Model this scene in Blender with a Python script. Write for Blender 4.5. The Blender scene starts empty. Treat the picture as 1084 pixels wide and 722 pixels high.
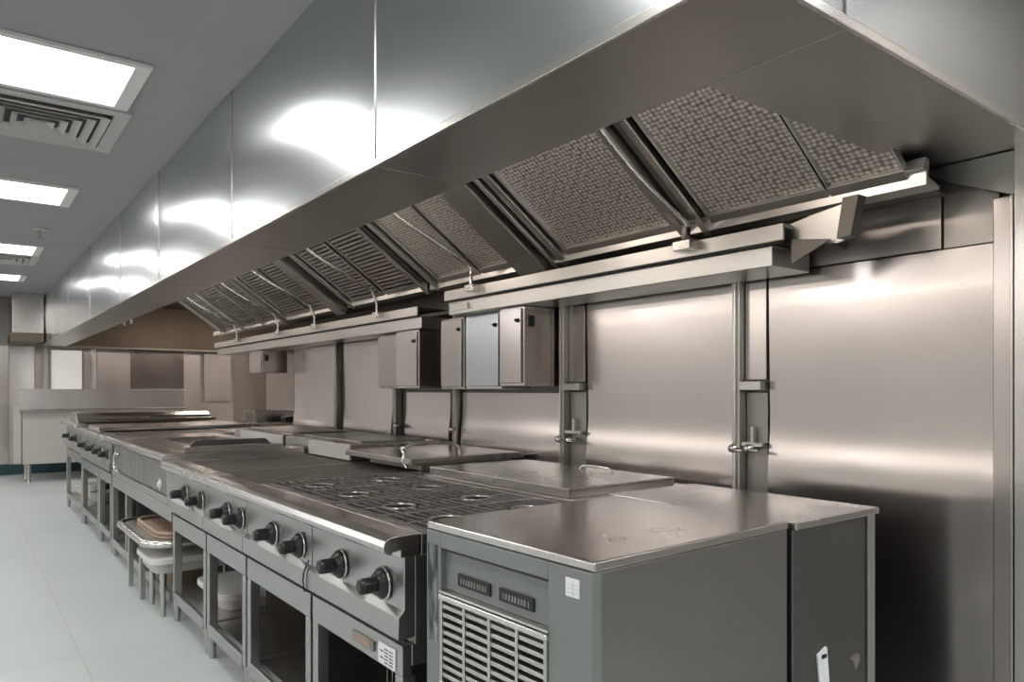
import bpy, bmesh, math, random
from mathutils import Vector, Matrix
random.seed(7)
PI = math.pi
sc = bpy.context.scene
COL = sc.collection

# ------------------------------------------------------------------ materials
def nt(name):
    m = bpy.data.materials.new(name); m.use_nodes = True
    t = m.node_tree; b = t.nodes['Principled BSDF']
    return m, t, b

def coords(t, scale=(1, 1, 1)):
    tc = t.nodes.new('ShaderNodeNewGeometry')
    mp = t.nodes.new('ShaderNodeMapping'); mp.inputs['Scale'].default_value = scale
    t.links.new(tc.outputs['Position'], mp.inputs['Vector'])
    return mp

def steel(name, col=(.56, .55, .53), rough=.28, grain=(3, 3, 220), bump=.02, wave=0.0, var=.12, mottle=.05):
    """brushed stainless: grain is the noise scale per axis (small along the brushing)"""
    m, t, b = nt(name); L = t.links
    b.inputs['Metallic'].default_value = 1.0
    mp = coords(t, grain)
    n = t.nodes.new('ShaderNodeTexNoise'); n.inputs['Scale'].default_value = 1; n.inputs['Detail'].default_value = 2
    L.new(mp.outputs[0], n.inputs['Vector'])
    n2 = t.nodes.new('ShaderNodeTexNoise'); n2.inputs['Scale'].default_value = 2.6; n2.inputs['Detail'].default_value = 4
    L.new(coords(t).outputs[0], n2.inputs['Vector'])
    mr = t.nodes.new('ShaderNodeMapRange'); mr.inputs[1].default_value = .3; mr.inputs[2].default_value = .7
    mr.inputs[3].default_value = rough - var * .35; mr.inputs[4].default_value = rough + var * .35
    L.new(n2.outputs[0], mr.inputs[0]); L.new(mr.outputs[0], b.inputs['Roughness'])
    cr = t.nodes.new('ShaderNodeMapRange'); cr.inputs[1].default_value = .25; cr.inputs[2].default_value = .75
    cr.inputs[3].default_value = 1 - mottle * .7; cr.inputs[4].default_value = 1 + mottle * .7
    mx = t.nodes.new('ShaderNodeMath'); mx.operation = 'MULTIPLY_ADD'; mx.inputs[1].default_value = .35
    L.new(n.outputs[0], mx.inputs[0]); m2 = t.nodes.new('ShaderNodeMath'); m2.operation = 'MULTIPLY'; m2.inputs[1].default_value = .65
    L.new(n2.outputs[0], m2.inputs[0]); L.new(m2.outputs[0], mx.inputs[2]); L.new(mx.outputs[0], cr.inputs[0])
    vm = t.nodes.new('ShaderNodeVectorMath'); vm.operation = 'SCALE'; vm.inputs[0].default_value = col
    L.new(cr.outputs[0], vm.inputs['Scale']); L.new(vm.outputs[0], b.inputs['Base Color'])
    return m

def plain(name, col, rough=.5, metal=0.0, noise=.06, scale=6, spec=.5, bump=0):
    m, t, b = nt(name); L = t.links
    b.inputs['Metallic'].default_value = metal; b.inputs['Roughness'].default_value = rough
    b.inputs['Specular IOR Level'].default_value = spec
    mp = coords(t); n = t.nodes.new('ShaderNodeTexNoise'); n.inputs['Scale'].default_value = scale; n.inputs['Detail'].default_value = 5
    L.new(mp.outputs[0], n.inputs['Vector'])
    cr = t.nodes.new('ShaderNodeMapRange'); cr.inputs[1].default_value = .25; cr.inputs[2].default_value = .75
    cr.inputs[3].default_value = 1 - noise; cr.inputs[4].default_value = 1 + noise
    L.new(n.outputs[0], cr.inputs[0])
    vm = t.nodes.new('ShaderNodeVectorMath'); vm.operation = 'SCALE'; vm.inputs[0].default_value = col
    L.new(cr.outputs[0], vm.inputs['Scale']); L.new(vm.outputs[0], b.inputs['Base Color'])
    if bump:
        bp = t.nodes.new('ShaderNodeBump'); bp.inputs['Strength'].default_value = .5; bp.inputs['Distance'].default_value = bump
        L.new(n.outputs[0], bp.inputs['Height']); L.new(bp.outputs[0], b.inputs['Normal'])
    return m

def emit(name, col, s):
    m, t, b = nt(name)
    b.inputs['Base Color'].default_value = (.8, .8, .8, 1)
    b.inputs['Emission Color'].default_value = (*col, 1); b.inputs['Emission Strength'].default_value = s
    return m

M = {}
M['hood'] = steel('hood_steel', (.59, .62, .635), .25, (2, 2, 2), 0, 0, .0, .0)
M['far'] = steel('far_wall_steel', (.74, .70, .68), .40, (2, 2, 2), 0, 0, .06, .06)
M['lip'] = steel('lip_steel', (.44, .425, .395), .36, (2, 40, 2), .012, 0, .08, .04)
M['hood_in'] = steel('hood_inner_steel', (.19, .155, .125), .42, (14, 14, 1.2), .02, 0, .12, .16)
M['panel'] = steel('panel_steel', (.62, .575, .55), .21, (1.5, 3, 170), .012, .006, .08, .05)
M['panel2'] = steel('dull_panel_steel', (.44, .41, .385), .36, (60, 60, 2), .02, .006, .1, .08)
M['satin'] = steel('satin_steel', (.57, .55, .52), .32, (60, 3, 60), .012, 0, .12, .05)
M['top'] = steel('worktop_steel', (.62, .585, .56), .24, (3, 60, 60), .01, .003, .14, .06)
M['front'] = steel('front_steel', (.46, .46, .44), .36, (60, 4, 60), .012, 0, .1, .04)
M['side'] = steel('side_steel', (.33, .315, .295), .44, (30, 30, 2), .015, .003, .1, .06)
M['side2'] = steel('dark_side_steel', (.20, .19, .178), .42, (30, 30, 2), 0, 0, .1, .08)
M['bright'] = steel('bright_trim', (.70, .68, .65), .24, (10, 10, 10), .01, 0, .06, .03)
M['greenpaint'] = plain('green_grey_enamel', (.205, .222, .212), .40, .25, .04, 3, .5)
M['whitepaint'] = plain('pale_enamel', (.52, .50, .47), .45, 0, .04, 2)
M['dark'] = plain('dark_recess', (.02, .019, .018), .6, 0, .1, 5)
M['darksteel'] = steel('dark_steel', (.17, .155, .14), .5, (20, 20, 3), .02, 0, .1, .1)  # darker steel shared by backings, dividers and brackets
M['knob'] = plain('black_bakelite', (.014, .014, .015), .32, 0, .1, 20)
M['iron'] = plain('cast_iron', (.34, .32, .30), .30, .85, .3, 30, .5, .0006)
M['sticker'] = plain('paper_sticker', (.78, .79, .80), .6, 0, .04, 60)
M['brown'] = plain('cardboard_tray', (.40, .29, .22), .7, 0, .15, 8)
M['pipe'] = steel('pipe_chrome', (.72, .69, .65), .22, (9, 9, 9), .01, 0, .05, .05)
M['teal'] = plain('teal_cove', (.03, .075, .09), .5, 0, .1, 3)
M['fabricwhite'] = plain('white_plastic', (.75, .73, .70), .5, 0, .04, 9)
M['lamp'] = emit('ceiling_diffuser', (1.0, .985, .96), 12)
M['fill_lamp'] = emit('added_ceiling_diffuser', (.97, .985, 1.0), 19)
M['hoodfill'] = emit('hood_fill_lens', (1.0, .87, .77), 24)
M['window'] = emit('lit_window', (1.0, .94, .88), .42)
M['wallfill'] = emit('added_lamp_tube', (1.0, .91, .84), 10)

def tile_mat():
    m, t, b = nt('floor_tiles'); L = t.links
    mp = coords(t); br = t.nodes.new('ShaderNodeTexBrick')
    br.offset = 0; br.inputs['Scale'].default_value = 1
    br.inputs['Brick Width'].default_value = .6; br.inputs['Row Height'].default_value = .6
    br.inputs['Mortar Size'].default_value = .005; br.inputs['Mortar Smooth'].default_value = .3
    br.inputs['Color1'].default_value = (.55, .60, .60, 1); br.inputs['Color2'].default_value = (.58, .63, .63, 1)
    br.inputs['Mortar'].default_value = (.55, .55, .50, 1)
    mp.inputs['Location'].default_value = (.12, .1, 0)
    L.new(mp.outputs[0], br.inputs['Vector'])
    n = t.nodes.new('ShaderNodeTexNoise'); n.inputs['Scale'].default_value = 2.5; n.inputs['Detail'].default_value = 6
    L.new(mp.outputs[0], n.inputs['Vector'])
    mr = t.nodes.new('ShaderNodeMapRange'); mr.inputs[3].default_value = .93; mr.inputs[4].default_value = 1.07
    L.new(n.outputs[0], mr.inputs[0])
    vm = t.nodes.new('ShaderNodeVectorMath'); vm.operation = 'SCALE'
    L.new(br.outputs[0], vm.inputs[0]); L.new(mr.outputs[0], vm.inputs['Scale']); L.new(vm.outputs[0], b.inputs['Base Color'])
    b.inputs['Roughness'].default_value = .45
    bp = t.nodes.new('ShaderNodeBump'); bp.inputs['Strength'].default_value = .3; bp.inputs['Distance'].default_value = .002; bp.invert = True
    L.new(br.outputs['Fac'], bp.inputs['Height']); L.new(bp.outputs[0], b.inputs['Normal'])
    return m
M['tile'] = tile_mat()
M['ceil'] = plain('ceiling_paint', (.32, .322, .31), .75, 0, .02, 1.5)
M['wallpaint'] = plain('wall_paint', (.62, .58, .55), .6, 0, .03, 1.5)

def mesh_mat():
    """knitted wire mesh grease filter"""
    m, t, b = nt('wire_mesh_filter'); L = t.links
    mp = coords(t, (1, 1, 1)); mp.inputs['Rotation'].default_value = (0, -math.atan2(.575, .82), 0)
    mq = t.nodes.new('ShaderNodeMapping'); mq.inputs['Scale'].default_value = (62, 50, 0); L.new(mp.outputs[0], mq.inputs['Vector']); mp = mq
    v = t.nodes.new('ShaderNodeTexVoronoi'); v.feature = 'F1'; v.voronoi_dimensions = '2D'; v.inputs['Scale'].default_value = 1; v.inputs['Randomness'].default_value = .28
    L.new(mp.outputs[0], v.inputs['Vector'])
    cr = t.nodes.new('ShaderNodeValToRGB')
    cr.color_ramp.elements[0].position = .12; cr.color_ramp.elements[0].color = (.86, .79, .72, 1)
    cr.color_ramp.elements[1].position = .62; cr.color_ramp.elements[1].color = (.22, .195, .17, 1)
    L.new(v.outputs['Distance'], cr.inputs[0]); L.new(cr.outputs[0], b.inputs['Base Color'])
    b.inputs['Metallic'].default_value = .7; b.inputs['Roughness'].default_value = .4
    bp = t.nodes.new('ShaderNodeBump'); bp.inputs['Strength'].default_value = .6; bp.inputs['Distance'].default_value = .004; bp.invert = True
    L.new(v.outputs['Distance'], bp.inputs['Height']); L.new(bp.outputs[0], b.inputs['Normal'])
    return m
M['mesh'] = mesh_mat()

def griddle_mat():
    m, t, b = nt('scratched_griddle'); L = t.links
    mp = coords(t, (5, 30, 1)); mp.inputs['Rotation'].default_value = (0, 0, .5)
    n = t.nodes.new('ShaderNodeTexNoise'); n.inputs['Scale'].default_value = 2.2; n.inputs['Detail'].default_value = 8; n.inputs['Roughness'].default_value = .7
    L.new(mp.outputs[0], n.inputs['Vector'])
    cr = t.nodes.new('ShaderNodeValToRGB')
    cr.color_ramp.elements[0].position = .42; cr.color_ramp.elements[0].color = (.07, .062, .056, 1)
    cr.color_ramp.elements[1].position = .68; cr.color_ramp.elements[1].color = (.34, .31, .28, 1)
    L.new(n.outputs[0], cr.inputs[0]); L.new(cr.outputs[0], b.inputs['Base Color'])
    b.inputs['Metallic'].default_value = .75; b.inputs['Roughness'].default_value = .5
    bp = t.nodes.new('ShaderNodeBump'); bp.inputs['Strength'].default_value = .4; bp.inputs['Distance'].default_value = .002
    L.new(n.outputs[0], bp.inputs['Height']); L.new(bp.outputs[0], b.inputs['Normal'])
    return m
M['griddle'] = griddle_mat()

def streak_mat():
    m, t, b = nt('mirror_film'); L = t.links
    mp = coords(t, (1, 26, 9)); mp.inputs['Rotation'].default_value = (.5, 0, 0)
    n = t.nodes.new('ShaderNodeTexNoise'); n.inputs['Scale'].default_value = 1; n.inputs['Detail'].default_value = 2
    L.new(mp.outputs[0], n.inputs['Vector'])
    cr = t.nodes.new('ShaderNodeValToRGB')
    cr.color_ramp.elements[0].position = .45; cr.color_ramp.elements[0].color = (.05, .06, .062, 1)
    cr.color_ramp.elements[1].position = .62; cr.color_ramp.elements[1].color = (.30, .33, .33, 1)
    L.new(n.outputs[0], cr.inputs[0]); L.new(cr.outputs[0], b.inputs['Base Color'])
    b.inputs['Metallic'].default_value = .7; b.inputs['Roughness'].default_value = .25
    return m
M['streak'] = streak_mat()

# ------------------------------------------------------------------ mesh helpers
class MB:
    def __init__(s): s.v = []; s.f = []; s.sm = []
    def add(s, vs, fs, smooth=False):
        o = len(s.v); s.v += [tuple(p) for p in vs]
        for f in fs: s.f.append([i + o for i in f]); s.sm.append(smooth)
        return s
    def box(s, x0, x1, y0, y1, z0, z1):
        vs = [(x, y, z) for z in (z0, z1) for y in (y0, y1) for x in (x0, x1)]
        return s.add(vs, [(0, 2, 3, 1), (4, 5, 7, 6), (0, 1, 5, 4), (2, 6, 7, 3), (0, 4, 6, 2), (1, 3, 7, 5)])
    def hexa(s, b, t):
        """b, t: four bottom and four top points, counter-clockwise seen from above"""
        return s.add(list(b) + list(t), [(3, 2, 1, 0), (4, 5, 6, 7), (0, 1, 5, 4), (1, 2, 6, 5), (2, 3, 7, 6), (3, 0, 4, 7)])
    def prism(s, pts, y0, y1, axis='y'):
        """closed profile of 2-D points extruded along an axis; profile is (x,z) for y, (y,z) for x, (x,y) for z"""
        def P(p, c):
            return {'y': (p[0], c, p[1]), 'x': (c, p[0], p[1]), 'z': (p[0], p[1], c)}[axis]
        n = len(pts)
        vs = [P(p, y0) for p in pts] + [P(p, y1) for p in pts]
        fs = [[i, (i + 1) % n, (i + 1) % n + n, i + n] for i in range(n)]
        fs.append(list(range(n))[::-1]); fs.append(list(range(n, 2 * n)))
        return s.add(vs, fs)
    def tube(s, path, r, n=10, caps=True):
        path = [Vector(p) for p in path]; rings = []
        rr = r if isinstance(r, (list, tuple)) else [r] * len(path)
        up = None
        for i, p in enumerate(path):
            d = (path[min(i + 1, len(path) - 1)] - path[max(i - 1, 0)]).normalized()
            if up is None: up = Vector((0, 0, 1)) if abs(d.z) < .9 else Vector((1, 0, 0))
            a = d.cross(up).normalized(); b = a.cross(d).normalized(); up = b
            rings.append([p + rr[i] * (math.cos(2 * PI * k / n) * a + math.sin(2 * PI * k / n) * b) for k in range(n)])
        vs = [q for R in rings for q in R]; fs = []
        for i in range(len(path) - 1):
            for k in range(n):
                fs.append([i * n + k, i * n + (k + 1) % n, (i + 1) * n + (k + 1) % n, (i + 1) * n + k])
        s.add(vs, fs, True)
        if caps:
            s.add(rings[0], [list(range(n))[::-1]]); s.add(rings[-1], [list(range(n))])
        return s
    def cyl(s, a, b, r0, r1=None, n=20):
        return s.tube([a, b], [r0, r0 if r1 is None else r1], n)
    def lathe(s, c, prof, axis=Vector((0, 0, 1)), n=24):
        c = Vector(c); axis = Vector(axis).normalized()
        u = axis.orthogonal().normalized(); w = axis.cross(u)
        vs = []
        for r, h in prof:
            for k in range(n):
                vs.append(c + axis * h + r * (math.cos(2 * PI * k / n) * u + math.sin(2 * PI * k / n) * w))
        fs = [[i * n + k, i * n + (k + 1) % n, (i + 1) * n + (k + 1) % n, (i + 1) * n + k] for i in range(len(prof) - 1) for k in range(n)]
        s.add(vs, fs, True)
        s.add(vs[:n], [list(range(n))[::-1]]); s.add(vs[-n:], [list(range(n))])
        return s
    def sheet(s, f, nu, nv, th, d):
        """curved sheet metal: f(u,v) the front point, thickness th along d"""
        d = Vector(d); F = [[Vector(f(i / nu, j / nv)) for i in range(nu + 1)] for j in range(nv + 1)]
        w = nu + 1; vs = [p for r in F for p in r] + [p + d * th for r in F for p in r]; o = w * (nv + 1)
        fs = [[j * w + i, j * w + i + 1, (j + 1) * w + i + 1, (j + 1) * w + i] for j in range(nv) for i in range(nu)]
        s.add(vs[:o], fs, True)
        s.add(vs[o:], [f_[::-1] for f_ in fs], True)
        ed = [j * w for j in range(nv + 1)], [j * w + nu for j in range(nv + 1)], list(range(w)), [nv * w + i for i in range(w)]
        for e in ed:
            pp = [vs[k] for k in e] + [vs[k + o] for k in e]; m = len(e)
            s.add(pp, [[k, k + 1, k + 1 + m, k + m] for k in range(m - 1)])
        return s
    def build(s, name, mat, parent=None, bevel=0, seg=2, rootloc=None):
        me = bpy.data.meshes.new(name)
        off = Vector(rootloc) if rootloc is not None else (parent_world(parent) if parent else Vector((0, 0, 0)))
        me.from_pydata([Vector(p) - off for p in s.v], [], s.f)
        bm = bmesh.new(); bm.from_mesh(me); bmesh.ops.recalc_face_normals(bm, faces=bm.faces); bm.to_mesh(me); bm.free()
        me.polygons.foreach_set('use_smooth', s.sm)
        me.materials.append(M[mat] if isinstance(mat, str) else mat)
        o = bpy.data.objects.new(name, me); COL.objects.link(o)
        if parent: o.parent = parent
        elif rootloc is not None: o.location = rootloc
        if bevel:
            b = o.modifiers.new('bevel', 'BEVEL'); b.width = bevel; b.segments = seg; b.limit_method = 'ANGLE'; b.angle_limit = .6
            b.harden_normals = True
        return o

def parent_world(p):
    v = Vector((0, 0, 0))
    while p: v += p.location; p = p.parent
    return v

def tag(o, label, cat, group=None):
    o['label'] = label; o['category'] = cat
    if group: o['group'] = group
    return o
def thing(name, loc, label, cat, group=None):
    o = bpy.data.objects.new(name, None); o.empty_display_size = .1; COL.objects.link(o); o.location = loc
    return tag(o, label, cat, group)
def structure(o): o['kind'] = 'structure'; return o
def rotz(root, a): root.rotation_euler.z = a

# ------------------------------------------------------------------ the room
XW = 2.46          # cooking-line wall
ZC = 2.70          # ceiling
XL, YN, YF, XR, YR = -4.8, -4.0, 13.6, 5.2, 6.55
structure(MB().box(XL - .1, XR + .1, YN - .1, YF + .1, -.1, 0).build('floor', 'tile'))
structure(MB().box(XL - .1, XR + .1, YN - .1, YF + .1, ZC, ZC + .1).build('ceiling', 'ceil'))
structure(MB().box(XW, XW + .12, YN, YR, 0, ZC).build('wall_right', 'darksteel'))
structure(MB().box(XW + .12, XR, YR - .12, YR, 0, ZC).build('wall_alcove', 'wallpaint'))
structure(MB().box(XR, XR + .1, YR - .12, YF, 0, ZC).build('wall_far_right', 'wallpaint'))
structure(MB().box(XL, XR, YF, YF + .1, 0, ZC).build('wall_back', 'wallpaint'))
structure(MB().box(XL - .1, XL, YN, YF, 0, ZC).build('wall_left', 'wallpaint'))
structure(MB().box(XL, XW + .12, YN - .1, YN, 0, ZC).build('wall_front', 'wallpaint'))
structure(MB().box(-2.5, XR, YF - .03, YF, 0, .16).build('baseboard_back', 'teal'))

# camera ------------------------------------------------------------
cam = bpy.data.cameras.new('camera'); co = bpy.data.objects.new('camera', cam); COL.objects.link(co); sc.camera = co
co.location = (0, 0, 1.3); co.rotation_euler = (PI / 2, 0, -math.radians(37.2))
cam.sensor_width = 36; cam.lens = 773 / 1084 * 36; cam.shift_y = (413 - 361) / 1084; cam.clip_start = .02

# ------------------------------------------------------------------ wall cladding
def wall_panel(y0, y1, z0, z1, label, mat='panel', x=2.44, tilt=(.0, .0), group='steel cladding sheets on the cooking line wall', foot=0.0, bow=.006):
    """foot: how far the sheet's lower third kicks outward-upward (a dish added to reflect the lamps)"""
    def f(u, v):
        z = z0 + (z1 - z0) * v
        dx = -bow * math.sin(PI * u) * math.sin(PI * v)
        dx += tilt[0] * (v - .5) + tilt[1] * (u - .5)
        if foot:                       # dish added to mirror the lamps as a bright band: face turns up around z = foot
            k = (z - foot) / .075
            dx += .0118 * math.tanh(k) - .0118 * max(-1, min(1, (z - foot) / .55))
        return (x + dx, y0 + (y1 - y0) * u, z)
    nv = 90 if foot else 12
    o = MB().sheet(f, 12, nv, .012, (1, 0, 0)).build('wall_panel', mat, rootloc=(x, (y0 + y1) / 2, z0))
    return tag(o, label, 'wall panel', group)

wall_panel(.845, 1.61, .02, 1.735, 'large brushed steel wall sheet at the right end, scratched, behind the steel cabinets', foot=1.07)
wall_panel(1.00, 1.60, 1.74, 2.02, 'dark steel strip above the large right-hand sheet, behind the tray bracket', 'panel2', x=2.43)
wall_panel(.845, .995, 1.74, 2.02, 'short steel strip at the top right corner under the hood, beside the corner post', 'panel2', x=2.44)
wall_panel(1.755, 2.61, .02, 1.80, 'wide brushed steel wall sheet behind the flat square cover', foot=1.07)
wall_panel(2.80, 3.72, .02, 1.285, 'low steel wall sheet under the twin control boxes', foot=1.09, bow=.004)
wall_panel(3.86, 4.42, .02, 1.285, 'low narrow steel wall sheet under the single control box', foot=1.09, bow=.004)
wall_panel(4.62, 5.42, .02, 1.79, 'upright steel wall sheet, second from the far end of the cooking line', foot=1.09)
wall_panel(5.60, 6.50, .02, 1.79, 'upright steel wall sheet at the far end of the cooking line', foot=1.09)

def wall_post(y, w, label):
    r = thing('wall_post', (XW - .03, y, 0), label, 'post', 'slim steel posts between the wall sheets')
    MB().box(2.405, 2.455, y, y + w, .02, 1.84).build('channel', 'satin', r, .003)
    MB().box(2.395, 2.405, y + w * .35, y + w * .55, .02, 1.84).build('rib', 'bright', r, .002)
    return r
wall_post(1.715, .035, 'slim steel post between the two largest wall sheets')
wall_post(2.745, .035, 'slim steel post just right of the twin control boxes')
wall_post(3.74, .03, 'slim steel post between the two low wall sheets')
wall_post(4.50, .03, 'slim steel post left of the single control box')
wall_post(5.50, .03, 'slim steel post between the two farthest upright sheets')

def wall_niche(y0, y1, zb, label):
    r = thing('wall_niche', (XW - .01, (y0 + y1) / 2, 0), label, 'wall niche', 'recesses between the wall sheets')
    MB().box(2.438, 2.452, y0, y1, 1.34, zb).build('upper_plate', 'panel', r, .002)
    MB().box(2.40, 2.455, y0, y1, 1.30, 1.335).build('ledge', 'satin', r, .003)
    MB().box(2.448, 2.456, y0, y1, .1, 1.29).build('backing', 'side', r)
    MB().box(2.41, 2.455, y0, y1, 1.085, 1.10).build('lower_ledge', 'satin', r, .002)
    MB().cyl((2.43, y0 + .6 * (y1 - y0), 1.10), (2.43, y0 + .6 * (y1 - y0), 1.16), .008).build('pipe_stub', 'pipe', r)
    return r
wall_niche(1.62, 1.712, 1.80, 'narrow recess with two ledges between the two largest wall sheets')
wall_niche(2.625, 2.742, 1.80, 'narrow recess with ledges right of the twin control boxes')

def pipe_valve(y, z, label):
    r = thing('pipe_valve', (2.40, y, z), label, 'valve', 'small chrome valves on the wall')
    MB().lathe((2.405, y, z), [(.002, -.03), (.014, -.028), (.018, -.01), (.018, .004), (.01, .012), (.01, .035)], (1, 0, 0), 14).build('valve_body', 'pipe', r)
    MB().tube([(2.385, y - .0, z), (2.38, y - .02, z - .005), (2.38, y - .05, z - .006)], .005, 8).build('lever', 'pipe', r)
    return r
pipe_valve(1.735, 1.075, 'small chrome valve on the post between the two largest sheets')
pipe_valve(1.668, 1.078, 'small chrome valve in the recess between the two largest sheets')
pipe_valve(2.765, 1.055, 'chrome valve on the post right of the twin control boxes')
pipe_valve(2.69, 1.055, 'chrome valve in the recess right of the twin control boxes')
pipe_valve(3.755, 1.06, 'chrome valve between the two low wall sheets')
pipe_valve(4.47, 1.06, 'chrome valve left of the low narrow wall sheet')

# corner post and the pier at the right edge
cp = thing('corner_post', (2.41, .82, 0), 'bright steel corner post at the right end of the cooking line wall', 'post')
MB().box(2.385, 2.45, .793, .842, 0, 1.855).build('post_face', 'panel', cp, .004)
MB().box(2.372, 2.385, .786, .796, 0, 1.855).build('edge_bead', 'bright', cp, .003)
pr = thing('wall_pier', (2.40, .2, 0), 'steel clad pier at the extreme right edge, in front of the corner post', 'pier')
MB().box(2.35, 2.459, -1.2, .775, 0, 1.99).build('cladding', 'panel2', pr, .006)
MB().box(2.343, 2.352, .745, .775, 0, 1.99).build('corner_trim', 'bright', pr, .003)

# ------------------------------------------------------------------ exhaust hood
hood = thing('exhaust_hood', (1.7, 7, 2.0), 'long stainless steel exhaust hood with sloped grease filters over the cooking line', 'exhaust hood')
HX, HY0, HY1, HZ = 1.02, .72, 13.4, 2.0
seams = [HY0, 2.04, 3.51, 5.07, 6.46, 8.12, 9.85, 11.6, HY1]
for i in range(len(seams) - 1):
    y0, y1 = seams[i] + .004, seams[i + 1] - .004
    def f(u, v, y0=y0, y1=y1, i=i):
        z = HZ + .002 + (ZC - HZ - .004) * v
        return (HX - .010 * math.sin(PI * v) ** 2 * math.sin(PI * u) ** .5 - .004 * math.sin(2 * PI * u), y0 + (y1 - y0) * u, z)
    MB().sheet(f, 28, 14, .012, (1, 0, 0)).build('front_panel', 'hood', hood)
    MB().box(HX - .004, HX + .006, y1 - .001, y1 + .009, HZ, ZC - .001).build('seam_strip', 'bright', hood)
# underside lip, mitred at the near corner
for i in range(len(seams) - 1):
    y0, y1 = seams[i] + .0015, seams[i + 1] - .0015
    xi = 1.35
    if i == 0:
        MB().hexa([(HX, y0, HZ - .012), (xi - .0, y0, HZ - .012), (xi, y1, HZ - .012), (HX, y1, HZ - .012)],
                  [(HX, y0, HZ), (xi - .0, y0, HZ), (xi, y1, HZ), (HX, y1, HZ)]).build('lip', 'lip', hood, .002)
    else:
        MB().box(HX, xi, y0, y1, HZ - .012, HZ).build('lip', 'lip', hood, .002)
MB().box(1.353, XW - .002, HY0, HY0 + .33, HZ - .012, HZ).build('end_lip', 'lip', hood, .002)
MB().prism([(HY0 + .002, 1.985), (1.05, 1.985), (.98, 1.94), (.80, 1.86), (HY0 + .002, 1.86)], 2.40, 2.41, 'x').build('end_flashing', 'lip', hood, .002)
for y in seams[1:-1]: MB().box(HX + .006, 1.348, y - .0012, y + .0012, HZ - .0135, HZ - .002).build('lip_seam', 'bright', hood)
MB().box(1.345, 1.358, 7.9, 7.96, HZ - .05, HZ - .001).build('clip', 'fabricwhite', hood, .003)
MB().box(1.345, 1.358, 8.3, 8.34, HZ - .04, HZ - .001).build('clip', 'fabricwhite', hood, .003)
MB().box(HX - .006, HX + .004, HY0, HY1, HZ - .016, HZ + .006).build('edge_bead', 'bright', hood, .002)
MB().box(HX, XW - .002, HY0 - .008, HY0 + .002, HZ - .016, HZ + .006).build('end_edge_bead', 'bright', hood, .002)
MB().box(1.34, 1.352, HY0 + .33, HY1 - .01, HZ - .001, HZ + .05).build('inner_upstand', 'lip', hood, .002)
for xa, xb in ((HX, 1.335), (1.339, XW - .002)):
    def fe(u, v): return (xa + (xb - xa) * u, HY0 - .010 * math.sin(PI * v) * math.sin(PI * u) ** .5, HZ + .002 + (ZC - HZ - .004) * v)
    MB().sheet(fe, 20, 14, .012, (0, 1, 0)).build('near_end_panel', 'hood', hood)
MB().box(1.3355, 1.3385, HY0 - .004, HY0 + .004, HZ, ZC - .002).build('seam_strip', 'bright', hood)
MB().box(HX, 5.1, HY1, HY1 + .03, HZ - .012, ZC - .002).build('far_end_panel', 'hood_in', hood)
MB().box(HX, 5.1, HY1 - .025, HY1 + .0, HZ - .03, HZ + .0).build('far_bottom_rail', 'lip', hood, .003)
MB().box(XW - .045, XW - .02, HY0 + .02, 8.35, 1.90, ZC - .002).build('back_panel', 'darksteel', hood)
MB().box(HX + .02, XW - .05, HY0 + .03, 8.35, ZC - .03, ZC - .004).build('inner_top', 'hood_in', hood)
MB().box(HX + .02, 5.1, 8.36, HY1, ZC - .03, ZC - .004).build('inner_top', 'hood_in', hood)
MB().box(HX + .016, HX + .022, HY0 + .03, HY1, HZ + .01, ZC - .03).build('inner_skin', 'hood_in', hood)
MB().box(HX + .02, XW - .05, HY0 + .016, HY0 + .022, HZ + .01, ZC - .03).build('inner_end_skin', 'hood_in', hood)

# filters on a slope: from (XA, ZA) high in front down to (XB, ZB) at the wall
XA, ZA, XB, ZB = 1.42, 2.51, 2.24, 1.935
SL = Vector((XB - XA, 0, ZB - ZA)); LEN = SL.length; SD = SL.normalized(); SN = Vector((SD.z, 0, -SD.x)) # outward (down, towards aisle)
if SN.z > 0: SN = -SN
def sp(s, y, n=0.0):
    p = Vector((XA, y, ZA)) + SD * (s * LEN) + SN * n
    return (p.x, p.y, p.z)
def slab(mb, s0, s1, y0, y1, n0, n1):
    return mb.hexa([sp(s0, y0, n1), sp(s1, y0, n1), sp(s1, y1, n1), sp(s0, y1, n1)], [sp(s0, y0, n0), sp(s1, y0, n0), sp(s1, y1, n0), sp(s0, y1, n0)])
filt = [(1.0, 1.237, 'mesh'), (1.243, 1.70, 'mesh'), (1.86, 2.50, 'mesh'), (2.85, 3.17, 'mesh'), (3.19, 3.60, 'mesh'), (3.80, 4.25, 'baffle'), (4.29, 4.75, 'baffle'),
        (5.05, 5.50, 'baffle'), (5.56, 6.02, 'baffle'), (6.16, 6.62, 'baffle'), (6.70, 7.16, 'baffle'), (7.26, 7.82, 'baffle')]
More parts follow.
